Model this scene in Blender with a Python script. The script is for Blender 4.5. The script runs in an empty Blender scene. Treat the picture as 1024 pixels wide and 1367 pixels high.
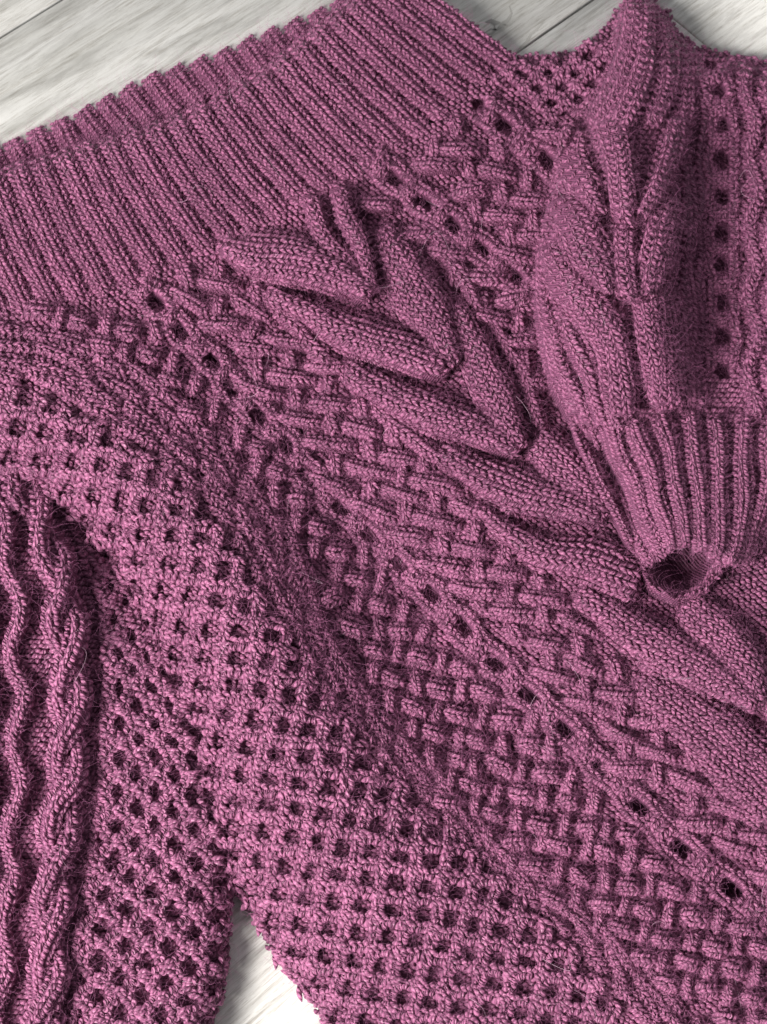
import bpy, math, random
import numpy as np
from mathutils import Vector
R = math.radians
rng = np.random.default_rng(7)
random.seed(7)
S = bpy.context.scene

# ------------------------------------------------------------------ camera, world, lights, exposure
TH, FOV, D = R(25.0), R(36.0), 0.945
W0, H0 = 1024.0, 1367.0
CAM = np.array([0.0, -D*math.sin(TH), D*math.cos(TH)])
cd = bpy.data.cameras.new('camera'); cam = bpy.data.objects.new('camera', cd); S.collection.objects.link(cam)
cam.location = CAM; cam.rotation_euler = (TH, 0, 0)
cd.sensor_fit = 'VERTICAL'; cd.angle_y = FOV; cd.clip_start = 0.02; cd.clip_end = 20
cd.dof.use_dof = True; cd.dof.focus_distance = 0.86; cd.dof.aperture_fstop = 14
S.camera = cam

wd = bpy.data.worlds.new('World'); S.world = wd; wd.use_nodes = True
bgn = wd.node_tree.nodes['Background']; bgn.inputs[0].default_value = (0.93, 0.96, 1.0, 1); bgn.inputs[1].default_value = 0.37

def area(name, loc, target, sx, sy, power, col):
    l = bpy.data.lights.new(name, 'AREA'); l.shape = 'RECTANGLE'; l.size = sx; l.size_y = sy; l.energy = power; l.color = col
    o = bpy.data.objects.new(name, l); S.collection.objects.link(o); o.location = loc
    o.rotation_euler = (Vector(target)-Vector(loc)).to_track_quat('-Z', 'Y').to_euler()
    return o
area('window_light', (-1.00, -0.90, 1.00), (0, 0, 0), 0.7, 0.6, 80, (1.0, 0.985, 0.96))

S.view_settings.view_transform = 'Standard'; S.view_settings.look = 'None'
S.view_settings.exposure = 0.0; S.view_settings.gamma = 1.0
S.render.engine = 'CYCLES'
S.render.resolution_x = 767; S.render.resolution_y = 1024

# ------------------------------------------------------------------ plan points: sight line met with the plane at height z (mm)
def P(px, py, z):
    px = np.asarray(px, float); py = np.asarray(py, float); z = np.asarray(z, float)*0.001
    k = 2*math.tan(FOV/2)/H0
    X = (px-W0/2)*k; Y = -(py-H0/2)*k
    c, s = math.cos(TH), math.sin(TH)
    dx, dy, dz = X, Y*c+s, Y*s-c
    t = (z-CAM[2])/dz
    return np.stack([CAM[0]+t*dx, CAM[1]+t*dy, z+0*dx], -1)

def spline(pts, n=None, t=None):
    """Catmull-Rom through pts, uniform in arc length; returns points at n samples or at t in 0..1"""
    p = np.asarray(pts, float)
    if len(p) == 2: q = np.linspace(p[0], p[1], 40)
    else:
        e = np.vstack([2*p[0]-p[1], p, 2*p[-1]-p[-2]])
        u = np.linspace(0, 1, 14, endpoint=False)[:, None]; out = []
        for i in range(len(p)-1):
            a, b, c, d = e[i], e[i+1], e[i+2], e[i+3]
            out.append(0.5*((2*b)+(-a+c)*u+(2*a-5*b+4*c-d)*u**2+(-a+3*b-3*c+d)*u**3))
        q = np.vstack(out+[p[-1:]])
    L = np.concatenate([[0], np.cumsum(np.hypot(*(np.diff(q[:, :2], axis=0).T)))])
    if t is None: t = np.linspace(0, 1, n)
    t = np.asarray(t)
    return np.stack([np.interp(t*L[-1], L, q[:, k]) for k in range(p.shape[1])], -1)
def length(pts):
    q = spline(pts, 200)[:, :2]; return float(np.hypot(*(np.diff(q, axis=0).T)).sum())

def rbf(pts):
    a = np.array(pts, float); xy = a[:, :2]/1000; z = a[:, 2]
    def K(d): return d**3
    d = np.linalg.norm(xy[:, None]-xy[None], axis=-1); n = len(a)
    A = np.zeros((n+3, n+3)); A[:n, :n] = K(d)+1e-5*np.eye(n)*0; A[:n, n] = 1; A[:n, n+1:] = xy; A[n, :n] = 1; A[n+1:, :n] = xy.T
    w = np.linalg.solve(A, np.concatenate([z, [0, 0, 0]]))
    def f(x, y):
        x = np.asarray(x, float); q = np.stack([x.ravel(), np.asarray(y, float).ravel()], -1)/1000
        o = np.empty(len(q))
        for i in range(0, len(q), 40000):
            s = q[i:i+40000]; dd = np.linalg.norm(s[:, None]-xy[None], axis=-1)
            o[i:i+40000] = K(dd)@w[:n]+w[n]+s@w[n+1:]
        return o.reshape(x.shape)
    return f
def seg_dist(x, y, poly):
    p = np.asarray(poly, float); best = np.full(np.shape(x), 1e9)
    for a, b in zip(p[:-1], p[1:]):
        ab = b-a; t = np.clip(((x-a[0])*ab[0]+(y-a[1])*ab[1])/(ab@ab+1e-9), 0, 1)
        best = np.minimum(best, np.hypot(x-a[0]-t*ab[0], y-a[1]-t*ab[1]))
    return best
def inside(x, y, poly):
    p = np.asarray(poly, float); r = np.zeros(np.shape(x), bool); j = len(p)-1
    for i in range(len(p)):
        c = ((p[i, 1] > y) != (p[j, 1] > y)) & (x < (p[j, 0]-p[i, 0])*(y-p[i, 1])/(p[j, 1]-p[i, 1]+1e-12)+p[i, 0])
        r ^= c; j = i
    return r

# ------------------------------------------------------------------ materials
def new_mat(name):
    m = bpy.data.materials.new(name); m.use_nodes = True; nt = m.node_tree
    return m, nt, nt.nodes, nt.links, nt.nodes['Principled BSDF']
def wool(name, dark, light, hair=False):
    m, nt, N, L, b = new_mat(name)
    def nd(t, **k):
        n = N.new(t)
        for a, v in k.items(): setattr(n, a, v)
        return n
    at = nd('ShaderNodeAttribute', attribute_name='shade')
    co = nd('ShaderNodeTexCoord')
    n1 = nd('ShaderNodeTexNoise'); n1.inputs['Scale'].default_value = 1100; n1.inputs['Detail'].default_value = 3
    L.new(co.outputs['Object'], n1.inputs['Vector'])
    n2 = nd('ShaderNodeTexNoise'); n2.inputs['Scale'].default_value = 30; n2.inputs['Detail'].default_value = 2
    L.new(co.outputs['Object'], n2.inputs['Vector'])
    mr = nd('ShaderNodeMix', data_type='RGBA'); mr.inputs[6].default_value = dark; mr.inputs[7].default_value = light
    if hair:
        L.new(n1.outputs[0], mr.inputs[0])
        L.new(mr.outputs[2], b.inputs['Base Color']); b.inputs['Roughness'].default_value = 0.7
        return m
    uv = nd('ShaderNodeUVMap', uv_map='UVMap'); sp = nd('ShaderNodeSeparateXYZ'); L.new(uv.outputs[0], sp.inputs[0])
    # plies: stripes slanting across the strand
    a1 = nd('ShaderNodeMath', operation='MULTIPLY'); a1.inputs[1].default_value = 2.6; L.new(sp.outputs[0], a1.inputs[0])
    a2 = nd('ShaderNodeMath', operation='MULTIPLY_ADD'); a2.inputs[1].default_value = 1.7; L.new(sp.outputs[1], a2.inputs[0]); L.new(a1.outputs[0], a2.inputs[2])
    a3 = nd('ShaderNodeMath', operation='MULTIPLY_ADD'); a3.inputs[1].default_value = 0.35; L.new(n1.outputs[0], a3.inputs[0]); L.new(a2.outputs[0], a3.inputs[2])
    a4 = nd('ShaderNodeMath', operation='MULTIPLY'); a4.inputs[1].default_value = 6.2832; L.new(a3.outputs[0], a4.inputs[0])
    a5 = nd('ShaderNodeMath', operation='SINE'); L.new(a4.outputs[0], a5.inputs[0])
    st = nd('ShaderNodeMapRange'); st.inputs[1].default_value = -1; st.inputs[2].default_value = 1; L.new(a5.outputs[0], st.inputs[0])
    # colour factor = .35*ply + .3*noise + .35*per-stitch
    f1 = nd('ShaderNodeMath', operation='MULTIPLY'); f1.inputs[1].default_value = 0.42; L.new(st.outputs[0], f1.inputs[0])
    f2 = nd('ShaderNodeMath', operation='MULTIPLY_ADD'); f2.inputs[1].default_value = 0.34; L.new(n1.outputs[0], f2.inputs[0]); L.new(f1.outputs[0], f2.inputs[2])
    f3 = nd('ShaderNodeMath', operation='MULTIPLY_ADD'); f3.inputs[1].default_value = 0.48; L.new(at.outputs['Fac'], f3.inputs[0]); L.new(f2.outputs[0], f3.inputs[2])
    f4 = nd('ShaderNodeMath', operation='MULTIPLY_ADD'); f4.inputs[1].default_value = 0.25; L.new(n2.outputs[0], f4.inputs[0]); L.new(f3.outputs[0], f4.inputs[2])
    f5 = nd('ShaderNodeMath', operation='SUBTRACT'); f5.inputs[1].default_value = 0.23; L.new(f4.outputs[0], f5.inputs[0]); f5.use_clamp = True
    L.new(f5.outputs[0], mr.inputs[0])
    L.new(mr.outputs[2], b.inputs['Base Color'])
    b.inputs['Roughness'].default_value = 0.42
    b.inputs['Specular IOR Level'].default_value = 0.32
    b.inputs['Sheen Weight'].default_value = 0.12; b.inputs['Sheen Roughness'].default_value = 0.45
    b.inputs['Sheen Tint'].default_value = (0.85, 0.42, 0.68, 1)
    bp = nd('ShaderNodeBump'); bp.inputs['Strength'].default_value = 0.9; bp.inputs['Distance'].default_value = 0.0006
    hh = nd('ShaderNodeMath', operation='MULTIPLY_ADD'); hh.inputs[1].default_value = 0.8; L.new(n1.outputs[0], hh.inputs[0]); L.new(st.outputs[0], hh.inputs[2])
    L.new(hh.outputs[0], bp.inputs['Height']); L.new(bp.outputs[0], b.inputs['Normal'])
    return m
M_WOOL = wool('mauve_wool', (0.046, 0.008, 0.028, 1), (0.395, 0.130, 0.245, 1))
M_FUZZ = wool('mauve_fibre', (0.26, 0.060, 0.16, 1), (0.50, 0.18, 0.34, 1), hair=True)
M_STRAY = wool('pale_fibre', (0.5, 0.28, 0.40, 1), (0.75, 0.5, 0.62, 1), hair=True)

# ------------------------------------------------------------------ object helpers
def empty(name, loc=(0, 0, 0), parent=None):
    o = bpy.data.objects.new(name, None); S.collection.objects.link(o); o.location = loc; o.empty_display_size = 0.02
    if parent: o.parent = parent
    return o
def mesh_obj(name, V, F, uv, shade, mat, parent, smooth=True):
    me = bpy.data.meshes.new(name)
    V = np.asarray(V, np.float32); F = np.asarray(F, np.int32)
    me.vertices.add(len(V)); me.vertices.foreach_set('co', V.ravel())
    me.loops.add(F.size); me.loops.foreach_set('vertex_index', F.ravel())
    me.polygons.add(len(F)); me.polygons.foreach_set('loop_start', np.arange(0, F.size, F.shape[1], dtype=np.int32))
    me.polygons.foreach_set('loop_total', np.full(len(F), F.shape[1], np.int32))
    if smooth: me.polygons.foreach_set('use_smooth', np.ones(len(F), bool))
    me.update(calc_edges=True)
    if uv is not None:
        l = me.uv_layers.new(name='UVMap'); l.data.foreach_set('uv', np.asarray(uv, np.float32)[F.ravel()].ravel())
    if shade is not None:
        a = me.attributes.new('shade', 'FLOAT', 'POINT'); a.data.foreach_set('value', np.asarray(shade, np.float32))
    me.materials.append(mat)
    o = bpy.data.objects.new(name, me); S.collection.objects.link(o)
    if parent: o.parent = parent
    return o

# one arm of a knitted V: a short fat curved strand, open underneath
NR, NA = 7, 5
_t = np.linspace(0, 1, NR); _a = np.linspace(R(-25), R(205), NA)
_T, _A = np.meshgrid(_t, _a, indexing='ij')
_r = (0.12+0.88*np.sin(np.pi*_T)**0.8)*(1.08-0.2*_T)
ARM = np.stack([(_T-0.5), _r*np.cos(_A), _r*np.sin(_A)+0.42*np.sin(np.pi*_T)-0.3], -1).reshape(-1, 3)   # along (unit), side (unit radius), up (unit radius)
ARM_BEND = (np.sin(np.pi*_T)-0.6).reshape(-1)
ARM_UV = np.stack([_T, _A/R(230)], -1).reshape(-1, 2)
ARM_F = np.array([[i*NA+j, (i+1)*NA+j, (i+1)*NA+j+1, i*NA+j+1] for i in range(NR-1) for j in range(NA-1)])
STITCH_POINTS = {}     # part name -> list of (points, normals, along)
TRI = [0]
def arms(pos, A, B, N, Ls, Rs, bend):
    """pos (M,3) with unit axes; Ls length, Rs radius, bend sideways (all metres)"""
    M = len(pos)
    loc = ARM[None]*np.stack([Ls, Rs, Rs], -1)[:, None, :]
    loc[:, :, 1] += ARM_BEND[None]*bend[:, None]
    V = pos[:, None]+loc[..., 0:1]*A[:, None]+loc[..., 1:2]*B[:, None]+loc[..., 2:3]*N[:, None]
    F = (ARM_F[None]+(np.arange(M)*len(ARM))[:, None, None]).reshape(-1, 4)
    uvs = np.tile(ARM_UV, (M, 1)); uvs[:, 0] += np.repeat(rng.random(M)*0.5, len(ARM))
    sh = np.repeat(rng.random(M), len(ARM))
    TRI[0] += len(F)*2
    return V.reshape(-1, 3), F, uvs, sh
def unit(v): return v/np.maximum(np.linalg.norm(v, axis=-1, keepdims=True), 1e-12)

PQ = [None]
def ribbon(name, parent, layer, pts, hw, wales, arch=4.0, lift=0.0, course=9.4, dive=(0.12, 0.12), sink=3.0, fuzz=None,
           flip=False, power=2.0, fat=1.0, under=5.0, wob=0.0, liftfn=None, jitter=1.0, make=True, tilt=0.0, lean=30, rmax=0.00128, lmax=0.0072, sh0=None, wk=1.0):
    """A band of stockinette laid along pts (plan points) on a layer: arched across, its ends tucked down."""
    L = length(pts); nc = max(2, int(round(L/course)))
    hw = np.atleast_1d(np.asarray(hw, float)); ph = random.random()*6
    hm = hw.max(); absw = wales >= 4
    def F(t, x, rel=False):
        t = np.asarray(t, float); x = np.asarray(x, float)
        tc = np.clip(t, 0, 1)
        c = spline(pts, t=tc); c2 = spline(pts, t=np.clip(tc+0.01, 0, 1)); c1 = spline(pts, t=np.clip(tc-0.01, 0, 1))
        d = c2-c1; d = d/np.maximum(np.hypot(d[..., 0], d[..., 1])[..., None], 1e-9)
        h = np.interp(tc, np.linspace(0, 1, len(hw)), hw)
        nx, ny = -d[..., 1], d[..., 0]
        wv = wob*np.sin(tc*L/23+ph)
        if absw and not rel: lat = x*hm; x = lat/h
        else: lat = x*h
        if rel: lat = np.where(np.abs(x) > 1, np.sign(x)*h*(2.0-np.abs(x)), lat)
        qx = c[..., 0]+nx*(lat+wv); qy = c[..., 1]+ny*(lat+wv)
        wx_, wy_ = warp(qx, qy); qx = qx+(wx_-qx)*wk; qy = qy+(wy_-qy)*wk
        z = layer(qx, qy)+lift+arch*(1-np.abs(np.clip(x, -1.2, 1.2))**power)+tilt*np.clip(x, -1, 1)
        if liftfn is not None: z = z+liftfn(tc)
        e = 0
        if dive[0] > 0: e = e+np.clip(1-tc/dive[0], 0, 1)**2
        if dive[1] > 0: e = e+np.clip(1-(1-tc)/dive[1], 0, 1)**2
        z = z-e*(arch+sink)
        PQ[0] = np.stack([qx, qy], -1)
        return P(qx, qy, z)
    ci = (np.arange(nc)+0.5)/nc
    if flip: ci = ci[::-1]
    wi = (np.arange(wales)+0.5)/wales*2-1
    side = np.array([-1, 1])
    tt, xx, ss = np.meshgrid(ci, wi, side, indexing='ij')
    tt = tt.ravel(); xx = xx.ravel(); ss = ss.ravel()
    ww = 2.0/wales
    x = xx+ss*ww*0.245
    tt = tt+rng.normal(0, 0.04, len(tt))/nc*jitter
    x = x+rng.normal(0, 0.03, len(x))*ww*jitter
    if absw:
        kk = np.abs(x*hm) < np.interp(tt, np.linspace(0, 1, len(hw)), hw)+0.15*ww*hm
        tt, xx, ss, x = tt[kk], xx[kk], ss[kk], x[kk]
    e = 0.5/nc
    p = F(tt, x); COVER.setdefault(layer.__name__, []).append(PQ[0]); A = (F(tt+e, x)-F(tt-e, x)); A[tt+e > 1] = (F(tt, x)-F(tt-2*e, x))[tt+e > 1]
    A = np.where(np.linalg.norm(A, axis=-1, keepdims=True) < 1e-9, [[0, 1e-6, 0]], A)
    B = F(tt, x+0.1)-F(tt, x-0.1)
    wm = np.linalg.norm(B, axis=-1)/0.2*ww            # width of one wale in metres
    cm = np.maximum(np.linalg.norm(A, axis=-1), 0.0022)             # course in metres
    cm = np.minimum(cm, 0.0068)
    A = unit(A)*(-1 if flip else 1); N = unit(np.cross(A, B)*(-1 if flip else 1)); B = unit(np.cross(N, A))
    N = np.where(N[:, 2:3] < 0, -N, N); B = unit(np.cross(N, A))
    # lean of each arm: V open towards the far end
    sgn = ss*(-1 if flip else 1)
    ang = sgn*(R(lean)+rng.normal(0, R(6), len(ss))*jitter)
    A2 = A*np.cos(ang)[:, None]+B*np.sin(ang)[:, None]; B2 = unit(np.cross(N, A2))
    Rr = wm*0.235*fat*(1+rng.normal(0, 0.10, len(ss)))
    Rr = np.clip(Rr, 0.0007, rmax*(1+rng.normal(0, 0.1, len(ss))))
    if sh0 is None: sh0 = rng.random()*0.3
    V, Fc, uv, sh = arms(p, A2, B2, N, np.clip(cm*1.5, 0.0045, lmax)*(1+rng.normal(0, 0.12, len(ss))), Rr, -sgn*wm*0.05)
    sh = sh*0.75+sh0
    # the web under the stitches
    nt_ = max(4, nc+1); nx_ = 7
    g, h = np.meshgrid(np.linspace(0, 1, nt_), np.linspace(-1.12, 1.12, nx_), indexing='ij')
    q = F(g, h, True); q[..., 2] -= 0.0009
    q[:, 0, 2] -= under*0.001; q[:, -1, 2] -= under*0.001
    v0 = len(V)
    idx = np.arange(nt_*nx_).reshape(nt_, nx_)+v0
    f2 = np.stack([idx[:-1, :-1], idx[:-1, 1:], idx[1:, 1:], idx[1:, :-1]], -1).reshape(-1, 4)
    V = np.vstack([V, q.reshape(-1, 3)]); Fc = np.vstack([Fc, f2]); TRI[0] += len(f2)*2
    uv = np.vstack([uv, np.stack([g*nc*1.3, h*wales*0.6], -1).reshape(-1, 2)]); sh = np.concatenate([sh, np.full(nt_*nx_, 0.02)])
    STITCH_POINTS.setdefault(fuzz or parent.name, []).append((p+N*Rr[:, None]*1.1, N, A2))
    if not make: return V, Fc, uv, sh
    return mesh_obj(name, V, Fc, uv, sh, M_WOOL, parent)

def sheet(name, parent, layer, poly, step=5, pits=(), depth=9, drop=4.5, bbox=None, thick=None, label=None):
    """The ground of purl fabric under the strands: a dense grid cut to the outline, dipping into every hole; small purl bumps as geometry."""
    p = np.asarray(poly, float); x0, y0 = p.min(0); x1, y1 = p.max(0)
    xs = np.arange(x0, x1+step, step); ys = np.arange(y0, y1+step, step)
    X, Y = np.meshgrid(xs, ys, indexing='ij')
    X = X+rng.normal(0, 0.5, X.shape); Y = Y+rng.normal(0, 0.5, Y.shape)
    m = inside(X, Y, poly)
    Z = layer(X, Y)-drop+0.9*np.sin(X*0.55+np.sin(Y*0.21))*np.sin(Y*0.72+np.sin(X*0.13)*1.5)+rng.normal(0, 0.25, X.shape)
    for hx, hy, r in pits:
        hx, hy = warp(hx, hy)
        s = (np.abs(X-hx) < 60) & (np.abs(Y-hy) < 60)
        if s.any():
            dd = np.hypot((X[s]-hx)/1.15, (Y[s]-hy))
            Z[s] -= depth*np.clip(1.35-(dd/r)**2, 0, 1)
    cell = m[:-1, :-1] & m[1:, :-1] & m[1:, 1:] & m[:-1, 1:]
    Zf = np.maximum(Z, 0.8)
    V = P(X, Y, Zf).reshape(-1, 3)
    idx = np.arange(X.size).reshape(X.shape)
    F = np.stack([idx[:-1, :-1], idx[:-1, 1:], idx[1:, 1:], idx[1:, :-1]], -1)[cell]
    # outline skirt down to just over the floor
    used = np.unique(F); remap = -np.ones(len(V), int); remap[used] = np.arange(len(used))
    V = V[used]; F = remap[F]
    ed = {}
    for f in F:
        for a, b in ((f[0], f[1]), (f[1], f[2]), (f[2], f[3]), (f[3], f[0])):
            k = (a, b) if a < b else (b, a)
            if k in ed: ed[k] = None
            else: ed[k] = (a, b)
    rim = [e for e in ed.values() if e]
    extra = {}; VV = list(V); FF = list(F)
    tk = thick if thick is not None else 8.0
    for a, b in rim:
        for q in (a, b):
            if q not in extra:
                v = V[q].copy(); v[2] = max(0.0008, v[2]-tk*0.001); extra[q] = len(VV); VV.append(v)
        FF.append([a, extra[a], extra[b], b])
    V = np.array(VV); F = np.array(FF)
    uvx = V[:, :2]*170
    TRI[0] += len(F)*2
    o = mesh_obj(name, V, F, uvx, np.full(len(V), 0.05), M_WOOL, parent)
    STITCH_POINTS.setdefault(parent.name, []).append((V[::3], np.tile([0, 0, 1.0], (len(V[::3]), 1)), np.tile([1.0, 0, 0], (len(V[::3]), 1))))
    return o

def warp(x, y):
    a = 2.6*np.sin(x/31+1.3*np.sin(y/47)+0.7)*np.cos(y/39)+1.5*np.sin(x/13.7+y/19.1)
    b = 2.6*np.cos(x/37-0.9*np.sin(y/29))*np.sin(y/33+0.4)+1.5*np.cos(x/17.3-y/12.9)
    return x+a, y+b
COVER = {}
# ------------------------------------------------------------------ the layers (heights in mm over the floor, plan points)
BODY_PTS = [(-80, 430, 14), (0, 435, 17), (100, 410, 12), (200, 385, 12), (300, 340, 13), (420, 280, 13), (540, 220, 13), (640, 110, 12), (700, 75, 9), (780, 70, 9), (900, 90, 12), (1100, 60, 12),
    (-60, 500, 28), (40, 505, 30), (140, 520, 28), (240, 560, 24), (180, 460, 17), (280, 500, 14), (360, 560, 12), (320, 640, 23), (400, 640, 12),
    (-60, 560, 30), (30, 560, 31), (120, 600, 38), (220, 690, 41), (290, 760, 43), (380, 740, 25), (450, 740, 7), (415, 880, 31), (340, 900, 42), (300, 980, 32), (250, 900, 27), (200, 790, 25), (120, 690, 21), (30, 620, 17), (-60, 610, 15),
    (510, 860, 7), (570, 980, 9), (490, 1000, 25), (400, 1040, 38), (330, 1120, 28), (640, 1090, 12), (560, 1120, 25), (480, 1200, 28), (380, 1180, 22), (400, 1260, 17), (450, 1350, 14),
    (720, 1180, 16), (700, 1260, 22), (600, 1300, 24), (820, 1320, 21), (900, 1420, 18), (560, 1420, 18), (720, 1420, 20),
    (480, 380, 15), (600, 480, 16), (700, 600, 16), (800, 700, 16), (900, 850, 17), (1000, 1000, 18), (1100, 1100, 18), (620, 330, 13), (520, 600, 14), (620, 750, 14), (720, 880, 15), (850, 1050, 16), (980, 1200, 17), (1080, 1350, 17), (950, 1330, 18), (1100, 700, 14), (1100, 400, 13), (880, 400, 12), (850, 200, 11)]
_bh = rbf(BODY_PTS)
BODY_OUT = [(-70, 425), (60, 400), (150, 380), (240, 347), (300, 310), (400, 258), (500, 226), (575, 160), (640, 92), (690, 72), (760, 68), (792, 48), (822, 12), (870, 4), (930, 60), (1100, 95),
            (1100, 1440), (470, 1440), (432, 1367), (400, 1318), (372, 1290), (350, 1252), (335, 1215), (312, 1190), (285, 1130), (255, 1020), (235, 920), (190, 800), (110, 700), (30, 640), (-70, 615)]
BODY_EDGE = [(640, 92), (690, 72), (760, 68), (792, 48), (822, 12), (870, 4)]
BODY_EDGE2 = [(470, 1440), (432, 1367), (400, 1318), (372, 1290), (350, 1252), (335, 1215), (312, 1190)]
def body(x, y):
    z = _bh(x, y)
    d = np.minimum(seg_dist(x, y, BODY_EDGE2)/40, seg_dist(x, y, BODY_EDGE)/30)
    k = np.sqrt(1-(1-np.clip(d, 0, 1))**2)
    return 5+(z-5)*k-14*np.exp(-((x-905)**2+(y-742)**2)/46**2)

SL_OUT = [(838, -8), (860, -10), (885, 12), (915, 50), (930, 66), (960, 72), (1000, 82), (1100, 105), (1100, 640), (1024, 600), (980, 575), (900, 565), (820, 570), (772, 570), (752, 556), (730, 522), (718, 470), (712, 400), (714, 340), (722, 290), (742, 225), (764, 185), (786, 142), (806, 105), (816, 72), (820, 28), (826, 4)]
_sh = rbf([(820, 10, 40), (860, 0, 40), (900, 50, 34), (800, 100, 44), (850, 110, 50), (905, 130, 36), (765, 220, 40), (820, 220, 55), (880, 230, 50), (925, 230, 27), (740, 330, 44), (820, 330, 57), (890, 330, 51), (935, 330, 27),
           (730, 450, 42), (800, 450, 56), (880, 450, 54), (930, 450, 29), (760, 550, 42), (840, 550, 48), (910, 560, 40), (950, 560, 34), (965, 120, 26), (965, 300, 27), (965, 480, 29), (1010, 110, 26), (1020, 300, 36), (1020, 480, 38), (1100, 300, 36), (1100, 560, 38), (1020, 580, 40)])
SL_EDGE = [(772, 600), (772, 570), (752, 556), (730, 522), (718, 470), (712, 400), (714, 340), (722, 290), (742, 225), (764, 185), (786, 142), (806, 105), (816, 72), (820, 28), (826, 4), (838, -8), (860, -10), (885, 12), (915, 50), (930, 66), (960, 72), (1000, 82), (1100, 105)]
def sleeve_h(x, y):
    z = _sh(x, y); d = np.clip(seg_dist(x, y, SL_EDGE)/56, 0, 1)
    return 13+(z-13)*(1-(1-d)**2)**0.7

CUFF_OUT = [(760, 552), (850, 545), (940, 545), (1040, 560), (1075, 600), (1062, 660), (1020, 720), (1000, 742), (985, 752), (955, 750), (930, 726), (905, 730), (880, 744), (858, 753), (846, 722), (822, 652), (800, 610)]
_ch = rbf([(775, 560, 42), (850, 550, 50), (940, 555, 40), (1030, 570, 42), (830, 650, 42), (890, 640, 51), (950, 640, 49), (1010, 650, 45), (1060, 640, 36), (865, 740, 40), (905, 720, 49), (940, 722, 48), (985, 742, 40), (1010, 735, 32)])
CUFF_EDGE = [(740, 540), (772, 570), (800, 610), (822, 652), (846, 722), (856, 765)]
CUFF_EDGE_R = [(1080, 560), (1078, 600), (1062, 660), (1020, 720), (1003, 750)]
def cuff_h(x, y):
    d = np.clip(np.minimum(seg_dist(x, y, CUFF_EDGE)/48, seg_dist(x, y, CUFF_EDGE_R)/34), 0, 1)
    return 19+(_ch(x, y)-19)*(1-(1-d)**2)**0.75

LS_OUT = [(-70, 596), (20, 598), (110, 660), (185, 750), (232, 900), (258, 1010), (284, 1110), (312, 1180), (309, 1250), (300, 1320), (286, 1367), (262, 1440), (-70, 1440)]
_lh = rbf([(-60, 640, 5), (30, 650, 6), (110, 715, 8), (170, 790, 13), (215, 900, 23), (240, 1000, 27), (270, 1120, 27), (295, 1200, 20), (295, 1300, 18), (-50, 760, 26), (60, 760, 30), (130, 860, 27), (60, 950, 32), (160, 1000, 28), (60, 1150, 32), (180, 1150, 28), (240, 1230, 26), (60, 1350, 30), (160, 1350, 27), (240, 1380, 24), (-60, 1000, 28), (-60, 1400, 26)])
LS_EDGE = [(312, 1190), (311, 1250), (302, 1320), (288, 1367), (264, 1440)]
def lsleeve_h(x, y):
    d = np.clip(seg_dist(x, y, LS_EDGE)/45, 0, 1)
    return 4+(_lh(x, y)-4)*np.sqrt(1-(1-d)**2)

# ------------------------------------------------------------------ the sweater
sweater = empty('sweater', P(480, 700, 0))
sweater['label'] = 'mauve cable-knit wool sweater with wide ribbed collar, folded on pale wooden boards'
sweater['category'] = 'sweater'
def part(name, label=None):
    o = empty(name, (0, 0, 0)); o.parent = sweater; o.location = -sweater.location
    if label: o['label'] = label
    return o

def short(a, b, hw, arch, name, parent, layer, wales=2, lift=0.0, fat=1.05, course=7.5, fuzz=None):
    return ribbon(name, parent, layer, [a, ((a[0]+b[0])/2, (a[1]+b[1])/2), b], hw, wales, arch=arch, lift=lift, dive=(0.42, 0.42), sink=3.5, fat=fat, jitter=1.3, course=course, fuzz=fuzz)

def weave(parent, layer, poly, org, U, V, avoid=(), keep=None, hl=1.5, vl=1.5, arch=4.6, up=1.2):
    U = np.array(U, float); V = np.array(V, float)
    for i in range(-40, 41):
        for j in range(-50, 51):
            c = np.array(org)+i*U+j*V
            if not inside(c[0], c[1], poly): continue
            if any(math.hypot((c[0]-h[0])/1.2, c[1]-h[1]) < h[2]+17 for h in avoid): continue
            c = c+rng.normal(0, 2.6, 2); hl_, vl_ = hl*rng.uniform(0.85, 1.15), vl*rng.uniform(0.85, 1.15)
            if (i+j) % 2 == 0: a, b, w = c-U*hl_/2, c+U*hl_/2, np.linalg.norm(V)*0.41
            else: a, b, w = c-V*vl_/2, c+V*vl_/2, np.linalg.norm(U)*0.33
            rot = rng.normal(0, 0.15); cs, sn = math.cos(rot), math.sin(rot)
            d = (b-a)/2; d = np.array([d[0]*cs-d[1]*sn, d[0]*sn+d[1]*cs])
            short(tuple(c-d), tuple(c+d), min(w, 13.0), arch, 'woven_stitch', parent, layer, lift=-1.2+(up if (i+j) % 2 == 0 else -0.4)+rng.normal(0, 0.4))

def lace(parent, layer, holes, gap=14.5, side=10.5, lift=0.0):
    h = np.array(holes, float)[:, :2]
    left, right = [], []
    for k in range(len(h)):
        d = h[min(k+1, len(h)-1)]-h[max(k-1, 0)]; d = d/np.linalg.norm(d); n = np.array([-d[1], d[0]])
        left.append(h[k]-n*(gap+2)); right.append(h[k]+n*(gap+2))
        if k < len(h)-1:
            m = (h[k]+h[k+1])/2
            left.append(m-n*(gap-2)); right.append(m+n*(gap-2))
            bw = max(9.0, (np.linalg.norm(h[k+1]-h[k])-25)/2); short(tuple(m-n*(gap+6)), tuple(m+n*(gap+6)), bw, 4.5, 'lace_bar', parent, layer, wales=2 if bw < 12 else 3, lift=0.8+lift, fat=1.0)
    for s in (left, right):
        ribbon('lace_strand', parent, layer, [tuple(q) for q in s], side*0.75, 1, arch=3.6, lift=lift, dive=(0.03, 0.03), fat=1.0, course=8.0, jitter=2.0, rmax=0.0014)

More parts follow.
